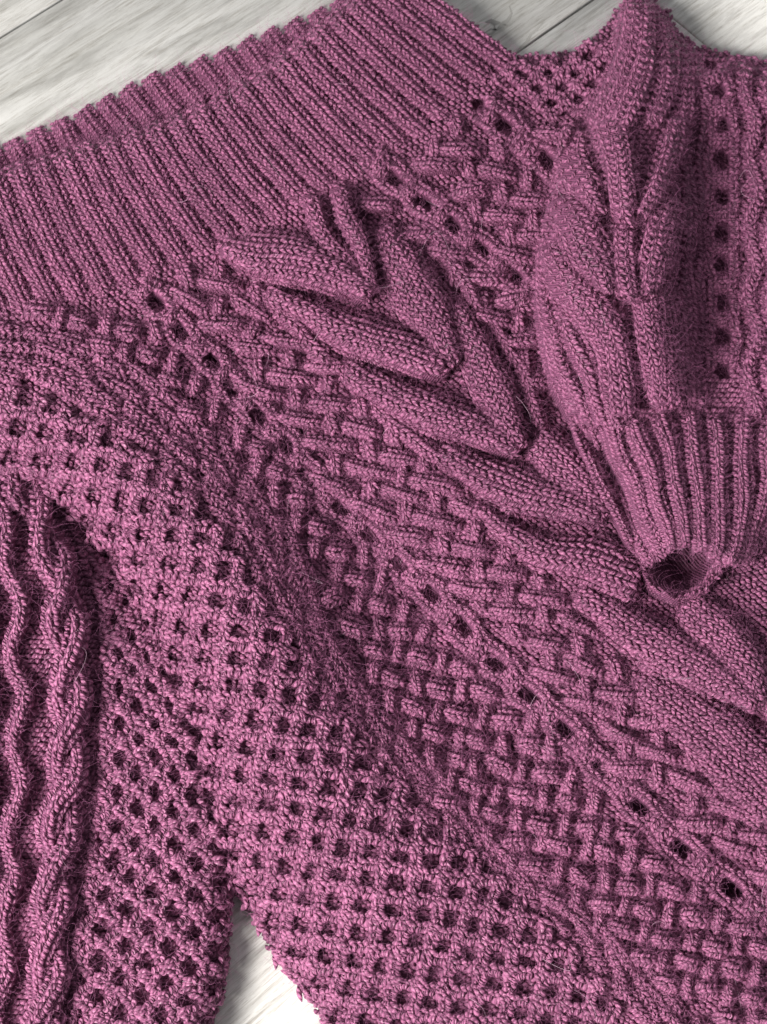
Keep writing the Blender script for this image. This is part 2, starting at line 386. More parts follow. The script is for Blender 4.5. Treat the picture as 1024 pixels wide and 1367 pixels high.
BR = []
def honeycomb(parent, layer, ga, gb, n, cell=33.0, amp=0.22, arch=4.0, lift=0.0, clip=None, hw=9.2, name='honeycomb_strand', k0=0, course=7.8):
    """n zig-zag strands between the guide curves ga and gb, leaning together and apart by turns"""
    L = (length(ga)+length(gb))/2; m = int(L/cell*4)
    t = np.linspace(0, 1, m); A = spline(ga, t=t); B = spline(gb, t=t)
    for k in range(k0, n):
        ph = 1 if k % 2 else -1
        w = np.clip(1.35*np.cos(np.pi*t*L/cell+0.5*math.sin(k*0.9))*ph, -1, 1)*amp
        f = ((k+0.5)+w+rng.normal(0, 0.03, m))/n
        q = A+(B-A)*f[:, None]
        if clip is not None:
            ins = inside(q[:, 0], q[:, 1], clip); 
            runs = []; st = None
            for i, v in enumerate(list(ins)+[False]):
                if v and st is None: st = i
                if not v and st is not None: runs.append((st, i)); st = None
        else: runs = [(0, m)]
        for s, e in runs:
            if e-s < 4: continue
            if k < n-1:
                for i in range(s, e):
                    # where this strand leans towards the next one: two threads across
                    if w[i] > amp*0.97 and i > 0 and abs((t[i]*L/cell)%2-(0 if ph > 0 else 1)) < 2.2*L/cell/m/2+1e-6 or (w[i] > amp*0.97 and i > 0 and w[i-1] < amp*0.97):
                        f2 = (k+1.0)/n; c = A[i]+(B[i]-A[i])*f2; dd = unit((B[i]-A[i])[None])[0]; BR.append((layer, c, dd, parent))
            ribbon(name, parent, layer, [tuple(v) for v in q[s:e]], hw, 1, arch=arch, lift=lift, dive=(0.02, 0.02), fat=1.0, course=8.6, under=7, lean=38, rmax=0.0017, lmax=0.0084, sh0=rng.random()*0.3)

# ---- front panel: ground, holes
HOLES_L = [(178, 372, 6), (210, 402, 10), (240, 440, 10), (282, 484, 11), (310, 517, 11), (346, 553, 11), (384, 595, 10), (412, 635, 10), (455, 675, 11), (496, 714, 12), (535, 755, 12), (576, 793, 12), (619, 838, 13), (662, 884, 12), (706, 927, 13), (752, 974, 14), (802, 1024, 13), (856, 1078, 14), (908, 1133, 13), (975, 1188, 13), (1040, 1245, 13)]
HOLES_R = [(490, 200, 8), (528, 238, 9), (568, 270, 10), (605, 300, 10), (642, 333, 10), (685, 370, 10), (725, 410, 9)]
HOLES_T = [(612, 118, 8), (640, 140, 8), (672, 168, 11), (732, 213, 12), (770, 250, 9)]
UNDER_CUFF = [(905, 745, 26), (930, 752, 22), (885, 755, 20)]
front = part('front_panel')
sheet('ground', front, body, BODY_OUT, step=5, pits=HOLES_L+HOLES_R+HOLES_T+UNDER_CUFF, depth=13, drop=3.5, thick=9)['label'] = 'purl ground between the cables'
lace(front, body, HOLES_L); lace(front, body, HOLES_R); lace(front, body, HOLES_T[1:], gap=14)

# ---- woven ground beside the lace
AV = HOLES_L+HOLES_R+HOLES_T
WA = [(225, 375), (290, 350), (345, 395), (430, 475), (520, 570), (590, 620), (640, 680), (750, 800), (830, 895), (900, 985), (960, 1050), (1030, 1110), (1030, 1215), (985, 1165), (900, 1105), (800, 1000), (640, 835), (500, 690), (400, 600), (300, 480)]
weave(front, body, WA, (250, 400), (44, 9), (3, 26), avoid=AV, hl=1.8, vl=1.6, up=1.6, arch=7.5)
WB = [(30, 420), (170, 400), (225, 460), (290, 530), (360, 610), (440, 700), (520, 775), (640, 885), (720, 970), (830, 1080), (930, 1180), (1040, 1270), (1040, 1390), (900, 1330), (800, 1250), (700, 1180), (600, 1080), (530, 970), (470, 860), (410, 730), (330, 610), (200, 500), (90, 450)]
weave(front, body, WB, (560, 880), (31, 5), (-4, 31), avoid=AV, hl=1.5, vl=1.5, arch=8, up=1.7)
WC = [(500, 235), (580, 168), (640, 112), (690, 125), (740, 160), (790, 155), (790, 200), (745, 260), (725, 420), (735, 540), (700, 520), (640, 420), (560, 330), (490, 270)]
weave(front, body, WC, (620, 200), (42, 3), (4, 28), avoid=AV, hl=1.8, vl=1.6, up=1.6, arch=7.5)

WH = [(650, 92), (690, 75), (760, 70), (792, 50), (822, 30), (818, 105), (790, 150), (745, 165), (690, 128), (652, 112)]
honeycomb(front, body, [(640, 20), (730, 30), (840, 10)], [(640, 180), (730, 190), (840, 175)], 9, cell=19, clip=WH, arch=4, lift=0.5, hw=7)
# ---- central braid: wide strands crossing outwards from the middle, each tucked under the one above
def leaf(pts, hw, wales, arch=9, lift=2.0, **k):
    k.setdefault('dive', (0.12, 0.06)); k.setdefault('sink', 3.0); k.setdefault('power', 3.0)
    if k.get('layer', body) is body: arch *= 1.2
    if wales >= 6: wales -= 1
    k.setdefault('course', 9.9)
    rise = k.pop('rise', 7.0); k.setdefault('liftfn', lambda tc: -rise*np.clip(1-tc*1.25, 0, 1)**1.5)
    return ribbon('cable_strand', k.pop('parent', front), k.pop('layer', body), pts, hw, wales, arch=arch, lift=lift, under=k.pop('under', 8.0), **k)
LT = dict(tilt=1.5, dive=(0.12, 0.03)); RT = dict(tilt=-1.5, dive=(0.12, 0.03))
leaf([(1030, 925), (1050, 980), (1070, 1050)], [16, 26, 30], 5, arch=9, lift=3)
leaf([(846, 898), (915, 950), (985, 1008), (1060, 1072)], [24, 40, 52, 62], 10, arch=10, lift=2.0, power=4, tilt=1.5)
leaf([(905, 800), (945, 838), (990, 890), (1013, 946)], [30, 40, 36, 15], 8, arch=9, lift=3.0, **RT)
leaf([(765, 785), (830, 830), (910, 878), (970, 912), (1013, 948)], [19, 28, 38, 32, 15], 7, arch=10, lift=3.5, **LT)
leaf([(624, 664), (672, 704), (725, 738), (790, 748), (860, 775)], [8, 17, 27, 34, 36], 6, arch=9, lift=3, tilt=1.5)
leaf([(702, 584), (738, 612), (770, 645), (795, 670), (808, 694)], [22, 34, 37, 25, 15], 7, arch=10, lift=4, **RT)
leaf([(580, 596), (640, 632), (700, 656), (755, 672), (808, 694)], [19, 25, 34, 27, 15], 6, arch=11, lift=4, **LT)
leaf([(604, 398), (626, 452), (650, 508), (675, 560), (693, 601)], [19, 24, 35, 28, 15], 7, arch=11, lift=3.5, **RT)
leaf([(446, 484), (508, 520), (570, 547), (630, 569), (693, 601)], [19, 24, 32, 27, 15], 6, arch=11, lift=4, **LT)
leaf([(504, 292), (528, 342), (558, 396), (585, 445), (602, 493)], [20, 36, 43, 30, 15], 8, arch=11, lift=4, **RT)
leaf([(346, 387), (400, 411), (456, 440), (520, 463), (602, 494)], [19, 21, 32, 29, 15], 6, arch=12, lift=5, **LT)
leaf([(444, 240), (463, 290), (483, 340), (497, 392)], [14, 16, 15, 8], 3, arch=11, lift=7, dive=(0.12, 0.04))
leaf([(408, 254), (424, 300), (455, 348), (496, 394)], [12, 15, 18, 8], 3, arch=9, lift=6, dive=(0.12, 0.04))
leaf([(284, 331), (340, 339), (400, 349), (450, 369), (497, 395)], [11, 31, 35, 27, 15], 7, arch=13, lift=7, **LT)
leaf([(330, 372), (360, 402), (400, 442), (440, 482)], [9, 12, 14, 12], 2, arch=6, lift=1)
leaf([(470, 500), (500, 542), (545, 582), (600, 616)], [9, 12, 14, 12], 2, arch=6, lift=1)
leaf([(635, 395), (670, 450), (705, 510), (722, 580)], [9, 11, 12, 9], 2, arch=6, lift=1)
leaf([(550, 285), (590, 325), (624, 380), (644, 420)], [9, 11, 11, 8], 2, arch=6, lift=1)

# ---- honeycomb of the side, over the fold
HB = [(-60, 495), (40, 515), (150, 570), (255, 650), (345, 770), (420, 900), (505, 1010), (610, 1110), (700, 1200), (790, 1290), (900, 1400)]
HA = [(-60, 600), (10, 600), (100, 680), (180, 790), (240, 930), (275, 1070), (325, 1200), (370, 1290), (440, 1390), (480, 1440), (520, 1500)]
HUMP = HB+[(900, 1500), (520, 1500), (440, 1390), (432, 1367), (398, 1318), (370, 1290), (348, 1252), (333, 1215), (308, 1180), (274, 1100), (248, 1010), (222, 903), (168, 783), (98, 700), (20, 640), (-70, 640)]
honeycomb(front, body, [(-200, 668), (103, 452), (407, 234)], [(467, 1599), (800, 1375), (1074, 1165)], 44, cell=27, amp=0.25, clip=HUMP, arch=4.5, lift=1)
# ribs and rope between honeycomb and woven ground, down into the fold
HC = [(-60, 430), (60, 440), (190, 490), (300, 590), (385, 710), (450, 850), (540, 985), (640, 1090), (750, 1185), (850, 1275), (960, 1400)]
t = np.linspace(0, 1, 40); A_ = spline(HC, t=t); B_ = spline(HB, t=t); gap_ = np.linalg.norm(B_-A_, axis=1)
for row in range(4):
    u = 0.005+rng.random()*0.03
    while u < 0.98:
        L_ = rng.uniform(0.035, 0.07); f = (row+0.5)/4+rng.normal(0, 0.03)
        g_ = np.linspace(u, u+L_, 4); a_ = spline(HC, t=g_); b_ = spline(HB, t=g_); w_ = np.linalg.norm(b_-a_, axis=1).mean()/8
        ff = f+np.linspace(-1, 1, 4)*rng.normal(0.06, 0.05); q = a_+(b_-a_)*ff[:, None]
        w_ = float(np.clip(w_*1.15, 8.0, 13)); 
        ribbon('knit_strand', front, body, [tuple(v) for v in q], [w_*0.8, w_, w_, w_*0.8], 2, arch=rng.uniform(2.8, 4.8), lift=rng.uniform(-0.8, 0.8), dive=(0.2, 0.2), sink=1.5, jitter=1.9, lean=36, fuzz='fold')
        u += L_*rng.uniform(0.82, 1.0)

# ---- left sleeve
ls = part('sleeve', 'sleeve folded under the fold at the lower left')
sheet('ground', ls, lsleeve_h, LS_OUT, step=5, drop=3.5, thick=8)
g0 = [(118, 690), (130, 800), (138, 950), (128, 1100), (105, 1250), (92, 1440)]
g1 = [(235, 700), (275, 850), (300, 1000), (320, 1150), (318, 1280), (290, 1440)]
honeycomb(ls, lsleeve_h, g0, g1, 7, cell=23, amp=0.22, clip=[(v[0]+2, v[1]) for v in LS_OUT], arch=4.5, lift=1)
def rope(parent, layer, pts, off, hw, wales, period, arch, lift, k=2, dz=3.0, **kw):
    L = length(pts); m = max(8, int(L/14)); t = np.linspace(0, 1, m); c = spline(pts, t=t)
    d = np.gradient(c, axis=0); d = d/np.linalg.norm(d, axis=1, keepdims=True); n = np.stack([-d[:, 1], d[:, 0]], -1)
    for i in range(k):
        ph = 2*np.pi*(t*L/period+i/k)
        q = c+n*(off*np.sin(ph))[:, None]
        lf = lambda tc, i=i: dz*np.cos(2*np.pi*(tc*L/period+i/k))
        ribbon('cable_strand', parent, layer, [tuple(v) for v in q], hw, wales, arch=arch, lift=lift, dive=(0.02, 0.02), liftfn=lf, under=6, **kw)
rope(ls, lsleeve_h, [(20, 612), (76, 760), (92, 880), (92, 1000), (80, 1120), (68, 1240), (60, 1420)], 15.5, 16.5, 2, 185, 8, 4, dz=5.0, jitter=1.8, rmax=0.0015)
rope(ls, lsleeve_h, [(-20, 600), (16, 780), (24, 900), (22, 1020), (12, 1160), (4, 1280), (0, 1420)], 9, 12, 2, 120, 6, 3, k=1, jitter=1.8)
rope(ls, lsleeve_h, [(-50, 600), (-22, 800), (-20, 1000), (-25, 1200), (-30, 1420)], 8, 14, 2, 120, 6, 3, k=1)
rope(ls, lsleeve_h, [(80, 655), (132, 800), (140, 950), (130, 1100), (106, 1250), (92, 1430)], 2, 6, 1, 90, 3, 0.5, k=1, dz=0.6)

# ---- collar: back layer, then front layer
collar = part('collar')
TOP = [(-90, 240), (0, 221), (50, 209), (100, 193), (170, 173), (210, 162), (250, 145), (320, 109), (380, 66), (420, 33), (450, 8), (500, -32), (530, -52)]
BOT = [(-20, 425), (90, 402), (170, 378), (240, 350), (300, 320), (370, 288), (440, 255), (500, 226), (560, 178), (600, 142), (645, 104), (694, 76)]
NCR = 22
def collar_pt(a, b):
    tp = spline(TOP, t=np.asarray(a)); bt = spline(BOT, t=np.asarray(a))
    return tp+(bt-tp)*np.asarray(b)[..., None]
def collar_z(b): return np.interp(b, [-0.05, 0.0, 0.03, 0.09, 0.2, 0.6, 0.85, 1.0, 1.1], [12, 20, 27, 31, 31, 22, 15, 10, 7])
# height of the collar as a function of the plan point: distance from its two edges
TOPL = [tuple(v) for v in spline(TOP, 60)]; BOTL = [tuple(v) for v in spline(BOT, 60)]
def collar_h(x, y):
    dt = seg_dist(x, y, TOPL); db = seg_dist(x, y, BOTL)
    return collar_z(dt/(dt+db+1e-6))
COL_OUT = [(v[0]+2, v[1]+5) for v in spline(TOP, 40)]+[tuple(v) for v in spline(BOT, 40)][::-1]
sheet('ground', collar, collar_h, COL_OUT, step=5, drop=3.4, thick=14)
for k in range(NCR):
    a = (k+0.5)/NCR
    sb = np.array([0.0, 0.12, 0.3, 0.5, 0.7, 0.88, 1.03])
    q = collar_pt(np.full(7, a), sb)
    d = q[-1]-q[0]; nrm = np.array([-d[1], d[0]])/np.linalg.norm(d)
    q = q+nrm[None]*(np.sin(sb*np.pi)*(3.5+rng.normal(0, 1.0)))[:, None]
    ribbon('rib', collar, collar_h, [tuple(v) for v in q], [14.5, 16.3, 16.5, 16, 14], 2, arch=2.9, lift=-0.5, dive=(0.05, 0.06), sink=1.0, course=7.6, under=4, wk=0.35)
lining = part('collar_lining', 'back layer of the collar showing beyond the folded front')
BT = [(-90, 208), (0, 194), (40, 177), (100, 152), (165, 120), (200, 103), (280, 75), (340, 50), (400, 26), (450, 0), (500, -34)]
BB = [(-90, 262), (0, 240), (50, 228), (110, 208), (180, 188), (230, 168), (300, 135), (350, 104), (400, 72), (450, 35), (500, 0)]
BTL = [tuple(v) for v in spline(BT, 50)]
def lining_h(x, y):
    d = seg_dist(x, y, BTL); return 1.5+3*np.clip(d/12, 0, 1)**0.5-3.6*np.clip((d-14)/20, 0, 1)
sheet('ground', lining, lining_h, [(v[0]+2, v[1]+5) for v in spline(BT, 30)]+[tuple(v) for v in spline(BB, 30)][::-1], step=5, drop=2.5, thick=5)
for k in range(19):
    a = (k+0.2)/19
    p0 = spline(BT, t=np.array([a]))[0]; p1 = spline(BB, t=np.array([a]))[0]
    d = np.array([0.45, 0.9]) if k < 6 else np.array([0.62, 0.78])
    p0 = p0-d*3
    ribbon('rib', lining, lining_h, [tuple(p0), tuple(p0+d*26), tuple(p0+d*62)], [12, 16.5, 17, 17, 17, 17, 17], 2, arch=3.6, lift=0.0, dive=(0.11, 0), sink=2.0, course=5.6, under=4, wk=0.3, lean=66, lmax=0.0055)

# ---- right sleeve over the front
rs = part('sleeve', 'sleeve lying across the front with its cuff turned towards the viewer')
HOLES_S = [(950, 90, 8), (961, 120, 10), (966, 166, 10), (965, 213, 11), (965, 262, 10), (966, 310, 10), (966, 357, 10), (968, 403, 11), (966, 450, 10), (965, 497, 9)]
HOLES_S2 = [(1010, 130, 5), (1000, 230, 5), (1000, 285, 6), (1000, 335, 6), (1012, 440, 6)]
sheet('ground', rs, sleeve_h, SL_OUT, step=4, pits=HOLES_S+HOLES_S2, depth=10, drop=3.0, thick=14)
lace(rs, sleeve_h, HOLES_S, gap=15)
SK = dict(parent=rs, layer=sleeve_h, rise=11.0)
# right half of the sleeve: waving strands
rope(rs, sleeve_h, [(1000, 85), (1006, 200), (1004, 330), (1006, 450), (1002, 560)], 7, 11, 2, 96, 4, 1, k=1, dz=1)
rope(rs, sleeve_h, [(1032, 95), (1034, 200), (1032, 330), (1034, 450), (1032, 570)], 7, 13, 2, 96, 4, 1.5, k=1, dz=1)
rope(rs, sleeve_h, [(1060, 95), (1062, 330), (1060, 570)], 7, 13, 2, 96, 4, 1.5, k=1, dz=1)
rope(rs, sleeve_h, [(936, 80), (940, 200), (938, 330), (938, 450), (935, 560)], 3, 8, 1, 96, 3.5, 0, k=1, dz=1)
# left flank
TS = dict(parent=rs, layer=sleeve_h, rise=6)
leaf([(720, 345), (722, 400), (736, 470), (768, 560)], [11.4, 12.6, 12.6, 12.6], 2, arch=6, lift=2, dive=(.1, .05), **TS)
leaf([(748, 420), (766, 460), (787, 505), (806, 575)], [11.4, 12.6, 12.6, 12.6], 2, arch=8, lift=2, dive=(.1, .05), **TS)
leaf([(734, 430), (746, 475), (764, 520), (788, 575)], [10.3, 11.4, 11.4, 11.4], 2, arch=8, lift=2.5, dive=(.1, .05), **TS)
leaf([(846, -6), (840, 50), (820, 110), (790, 165)], [13.8, 17.2, 19.6, 14.9], 3, arch=7, lift=2, dive=(0.1, 0.1), **TS)
leaf([(864, -7), (864, 60), (850, 115), (824, 175)], [14.9, 19.6, 20.7, 16.1], 3, arch=7, lift=2, dive=(0.1, 0.1), **TS)
leaf([(884, 10), (894, 60), (890, 115), (870, 170)], [13.8, 18.4, 19.6, 14.9], 3, arch=7, lift=2, dive=(0.1, 0.1), **TS)
leaf([(908, 50), (918, 95), (916, 140), (905, 190)], [11.4, 16.1, 16.1, 12.6], 3, arch=6, lift=1, dive=(0.1, 0.1), **TS)
leaf([(916, 200), (926, 250), (924, 300), (918, 350)], [10.3, 13.8, 13.8, 10.3], 2, arch=6, lift=0, dive=(0.2, 0.1), **TS)
leaf([(916, 310), (922, 370), (924, 440), (922, 548)], [10.3, 14.9, 14.9, 12.6], 2, arch=6, lift=0, dive=(0.2, 0.1), **TS)
leaf([(722, 322), (758, 378), (795, 420), (820, 480), (830, 560)], [13.8, 31.2, 32.3, 28.8, 20.7], 5, arch=11, lift=3, dive=(.1, .06), tilt=1, **TS)
leaf([(792, 430), (806, 470), (816, 520), (822, 575)], [9.1, 12.6, 12.6, 11.4], 2, arch=7, lift=3, dive=(.1, .05), **TS)
leaf([(872, 388), (881, 430), (888, 480), (893, 552)], [30, 40, 41, 26], 8, arch=14, lift=4, dive=(0.06, 0.18), power=2.6, **TS)
leaf([(744, 258), (772, 300), (796, 345), (816, 394)], [16.1, 35.8, 32.3, 10.3], 6, arch=13, lift=5, tilt=2, dive=(.12, .03), **TS)
leaf([(832, 296), (832, 335), (835, 370), (840, 402)], [18.4, 20.7, 20.7, 12.6], 3, arch=11, lift=5, dive=(.06, .03), **TS)
leaf([(902, 252), (890, 298), (876, 345), (860, 396)], [14.9, 30.0, 30.0, 10.3], 5, arch=14, lift=5, tilt=-2, dive=(.12, .03), **TS)
leaf([(906, 150), (897, 200), (880, 243), (855, 288)], [14.9, 20.7, 19.6, 9.1], 3, arch=12, lift=5, tilt=-2, dive=(.1, .03), **TS)
leaf([(770, 160), (763, 200), (777, 240), (802, 286)], [14.9, 25.4, 23.0, 9.1], 4, arch=12, lift=5, tilt=2, dive=(.12, .03), **TS)
leaf([(812, 150), (821, 195), (828, 245), (834, 298)], [20.7, 24.2, 24.2, 13.8], 4, arch=12, lift=5, dive=(.1, .03), **TS)

# ---- cuff: an open tube of 2x2 rib
cuff = empty('cuff'); cuff.parent = rs
CT = [(752, 548), (790, 553), (840, 556), (890, 552), (940, 552), (990, 556), (1035, 562), (1085, 570)]
CB = [(856, 758), (868, 753), (888, 743), (910, 733), (932, 736), (955, 750), (985, 757), (1012, 728)]
NK = 9
cb = []
for k in range(NK):
    a = (k+0.5)/NK
    t0 = spline(CT, t=np.array([a]))[0]; t1 = spline(CB, t=np.array([a]))[0]
    mid = (t0+t1)/2; mid[0] += np.interp(a, [0, 0.5, 1], [-8, 4, 18])
    def lip(tc): return -7*np.clip((tc-0.93)/0.07, 0, 1)**2
    ribbon('rib', cuff, cuff_h, [tuple(t0), tuple(mid), tuple(t1)], [13.5, 13.0, 11.5 if 0 < k < NK-1 else 9], 2, arch=5.0, lift=1.5, dive=(0.06, 0), sink=3, liftfn=lip, course=7.2, under=6, fat=0.95)
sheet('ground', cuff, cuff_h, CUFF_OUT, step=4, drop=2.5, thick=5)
# lower half of the tube: seen through the opening
LOWER = [(812, 600), (1050, 600), (1020, 690), (985, 740), (962, 770), (938, 788), (905, 800), (872, 784), (852, 752), (836, 690)]
def lower_h(x, y):
    d = np.clip(seg_dist(x, y, LOWER[2:]+[LOWER[0]])/34, 0, 1); return np.maximum(31-31*d**0.55, 2.4)
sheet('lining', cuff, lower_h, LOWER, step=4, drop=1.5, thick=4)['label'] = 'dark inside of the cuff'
rim = [(858, 752), (866, 772), (884, 788), (905, 798), (928, 793), (946, 782), (960, 766), (968, 752)]
ribbon('rim', cuff, lower_h, rim, 8.5, 2, arch=4, lift=0.5, dive=(0.08, 0.08), fat=0.9, wob=2.5, jitter=2.5)

# ------------------------------------------------------------------ purl bumps where the ground lies bare, and threads across the honeycomb
def purl(parent, layer, poly, ang, pits=(), drop=2.4, px=9.5, py=6.5, thr=6.5):
    p = np.asarray(poly, float); cx, cy = p.mean(0); ex = max(p.max(0)-p.min(0))*0.75
    g = np.arange(-ex, ex, 1.0)
    U, V = np.meshgrid(np.arange(-ex, ex, px), np.arange(-ex, ex, py), indexing='ij')
    U = U+px/2*(np.round(V/py) % 2)
    U = U+rng.normal(0, 0.8, U.shape); V = V+rng.normal(0, 0.6, V.shape)
    c, s = math.cos(R(ang)), math.sin(R(ang)); X = (cx+U*c-V*s).ravel(); Y = (cy+U*s+V*c).ravel()
    ok = inside(X, Y, poly) & (X > -40) & (X < 1064) & (Y > -40) & (Y < 1407); X = X[ok]; Y = Y[ok]
    cell = 4; GW, GH = 300, 400; grid = np.zeros((GW, GH), bool)
    q = np.vstack(COVER.get(layer.__name__, [np.zeros((1, 2))]))
    gi = ((q+60)/cell).astype(int); gi = gi[(gi[:, 0] >= 1) & (gi[:, 0] < GW-1) & (gi[:, 1] >= 1) & (gi[:, 1] < GH-1)]
    grid[gi[:, 0], gi[:, 1]] = True
    k = ~grid[((X+60)/cell).astype(int), ((Y+60)/cell).astype(int)]
    for hx, hy, r_ in pits:
        hx, hy = warp(hx, hy); k &= np.hypot((X-hx)/1.15, Y-hy) > r_*1.15
    X = X[k]; Y = Y[k]
    z = layer(X, Y)-drop
    p0 = P(X, Y, z); d = 3.0
    A = unit(P(X+d*c, Y+d*s, layer(X+d*c, Y+d*s)-drop)-p0); B = unit(P(X-d*s, Y+d*c, layer(X-d*s, Y+d*c)-drop)-p0)
    N = unit(np.cross(A, B)); N = np.where(N[:, 2:3] < 0, -N, N); B = unit(np.cross(N, A))
    a = rng.normal(0, 0.3, len(X)); A2 = A*np.cos(a)[:, None]+B*np.sin(a)[:, None]; B2 = np.cross(N, A2)
    V_, F_, uv, sh = arms(p0, A2, B2, N, np.full(len(X), px*0.00045*1.25)*(1+rng.normal(0, .1, len(X))), np.full(len(X), 0.00145), rng.normal(0, 0.0006, len(X)))
    o = mesh_obj('purl_stitches', V_, F_, uv, sh, M_WOOL, parent); o['kind'] = 'stuff'
purl(front, body, BODY_OUT, 40, HOLES_L+HOLES_R+HOLES_T+UNDER_CUFF, drop=1.6)
purl(rs, sleeve_h, SL_OUT, 0, HOLES_S+HOLES_S2, drop=1.6)
purl(ls, lsleeve_h, LS_OUT, 0, drop=2.0)
purl(collar, collar_h, COL_OUT, -30, drop=2.0)
purl(cuff, cuff_h, CUFF_OUT, 0, drop=1.5)
for par in (front, ls):
    bs = [b_ for b_ in BR if b_[3] is par]
    if not bs: continue
    lay = bs[0][0]; C_ = np.array([b_[1] for b_ in bs]); Dd = np.array([b_[2] for b_ in bs])
    pieces = []
    for o_ in (-3.2, 3.2):
        Q = C_+np.stack([-Dd[:, 1], Dd[:, 0]], -1)*o_
        def at(q): x, y = warp(q[:, 0], q[:, 1]); return P(x, y, lay(x, y)+5.2)
        p0 = at(Q); A = unit(at(Q+Dd*4)-p0); B = unit(at(Q+np.stack([-Dd[:, 1], Dd[:, 0]], -1)*4)-p0); N = unit(np.cross(A, B)); N = np.where(N[:, 2:3] < 0, -N, N)
        th = rng.normal(0.3*np.sign(o_), 0.2, len(Q)); A2 = A*np.cos(th)[:, None]+B*np.sin(th)[:, None]; B2 = unit(np.cross(N, A2))
        pieces.append(arms(p0, A2, B2, N, np.full(len(Q), 0.0080 if abs(o_) < 5 else 0.0066)*(1+rng.normal(0, .1, len(Q))), np.full(len(Q), 0.0015), rng.normal(0, 0.0008, len(Q))))
    off = 0; VV = []; FF = []; UU = []; SS = []
    for v, f, u, s_ in pieces: VV.append(v); FF.append(f+off); UU.append(u); SS.append(s_); off += len(v)
    o = mesh_obj('honeycomb_threads', np.vstack(VV), np.vstack(FF), np.vstack(UU), np.concatenate(SS), M_WOOL, par); o['kind'] = 'stuff'

# ------------------------------------------------------------------ loose fibres: a halo over every part, and a few long strays
def hairs(name, parent, pts, dirs, lens, mat, rad, npt=4, curl=0.35):
    n = len(pts)
    hc = bpy.data.hair_curves.new(name); hc.add_curves([npt]*n)
    s = np.linspace(0, 1, npt)[None, :, None]
    side = unit(np.cross(dirs, rng.normal(0, 1, (n, 3)))); side2 = np.cross(dirs, side)
    c1 = rng.normal(0, curl, (n, 1, 1)); c2 = rng.normal(0, curl, (n, 1, 1))
    q = pts[:, None]+lens[:, None, None]*(dirs[:, None]*s+side[:, None]*c1*(s**2)*1.3+side2[:, None]*c2*np.sin(s*3.0))
    q[..., 2] = np.maximum(q[..., 2], 0.0005)
    hc.position_data.foreach_set('vector', q.astype(np.float32).ravel())
    r = hc.attributes.get('radius') or hc.attributes.new('radius', 'FLOAT', 'POINT')
    rr = rad*(1-0.6*np.tile(np.linspace(0, 1, npt), n)); r.data.foreach_set('value', rr.astype(np.float32))
    hc.materials.append(mat)
    o = bpy.data.objects.new(name, hc); S.collection.objects.link(o); o.parent = parent; o['kind'] = 'stuff'
    return o
dens = {front.name: 4, rs.name: 6, cuff.name: 4, ls.name: 3.5, collar.name: 4.5, lining.name: 7}
for par in (front, ls, collar, lining, rs, cuff):
    L_ = STITCH_POINTS.get(par.name)
    if not L_: continue
    if par is front:
        Lf = STITCH_POINTS['fold']; p = np.vstack([a for a, b, c in Lf]); n_ = np.vstack([b for a, b, c in Lf]); k = int(len(p)*1.6); i = rng.integers(0, len(p), k)
        dirs = unit(n_[i]*rng.uniform(0.1, 0.9, (k, 1))+rng.normal(0, 0.8, (k, 3)))
        hairs('fuzz', par, p[i]+rng.normal(0, 0.001, (k, 3)), dirs, rng.gamma(2.5, 0.0023, k), M_FUZZ, 0.000035, curl=0.6)
    p = np.vstack([a for a, b, c in L_]); n_ = np.vstack([b for a, b, c in L_]); a_ = np.vstack([c for a, b, c in L_])
    k = int(len(p)*dens[par.name]); i = rng.integers(0, len(p), k)
    dirs = unit(n_[i]*rng.uniform(0.1, 0.8, (k, 1))+rng.normal(0, 0.75, (k, 3)))
    lens = rng.gamma(2.5, 0.0019, k)
    hairs('fuzz', par, p[i]+rng.normal(0, 0.0008, (k, 3))-n_[i]*0.0006, dirs, lens, M_FUZZ, 0.000032, curl=0.5)
    k2 = max(4, int(len(p)*0.004)); i = rng.integers(0, len(p), k2)
    dirs = unit(n_[i]*0.35+rng.normal(0, 0.7, (k2, 3)))
    hairs('stray_fibres', par, p[i], dirs, rng.uniform(0.008, 0.022, k2), M_STRAY, 0.00006, npt=8, curl=0.5)

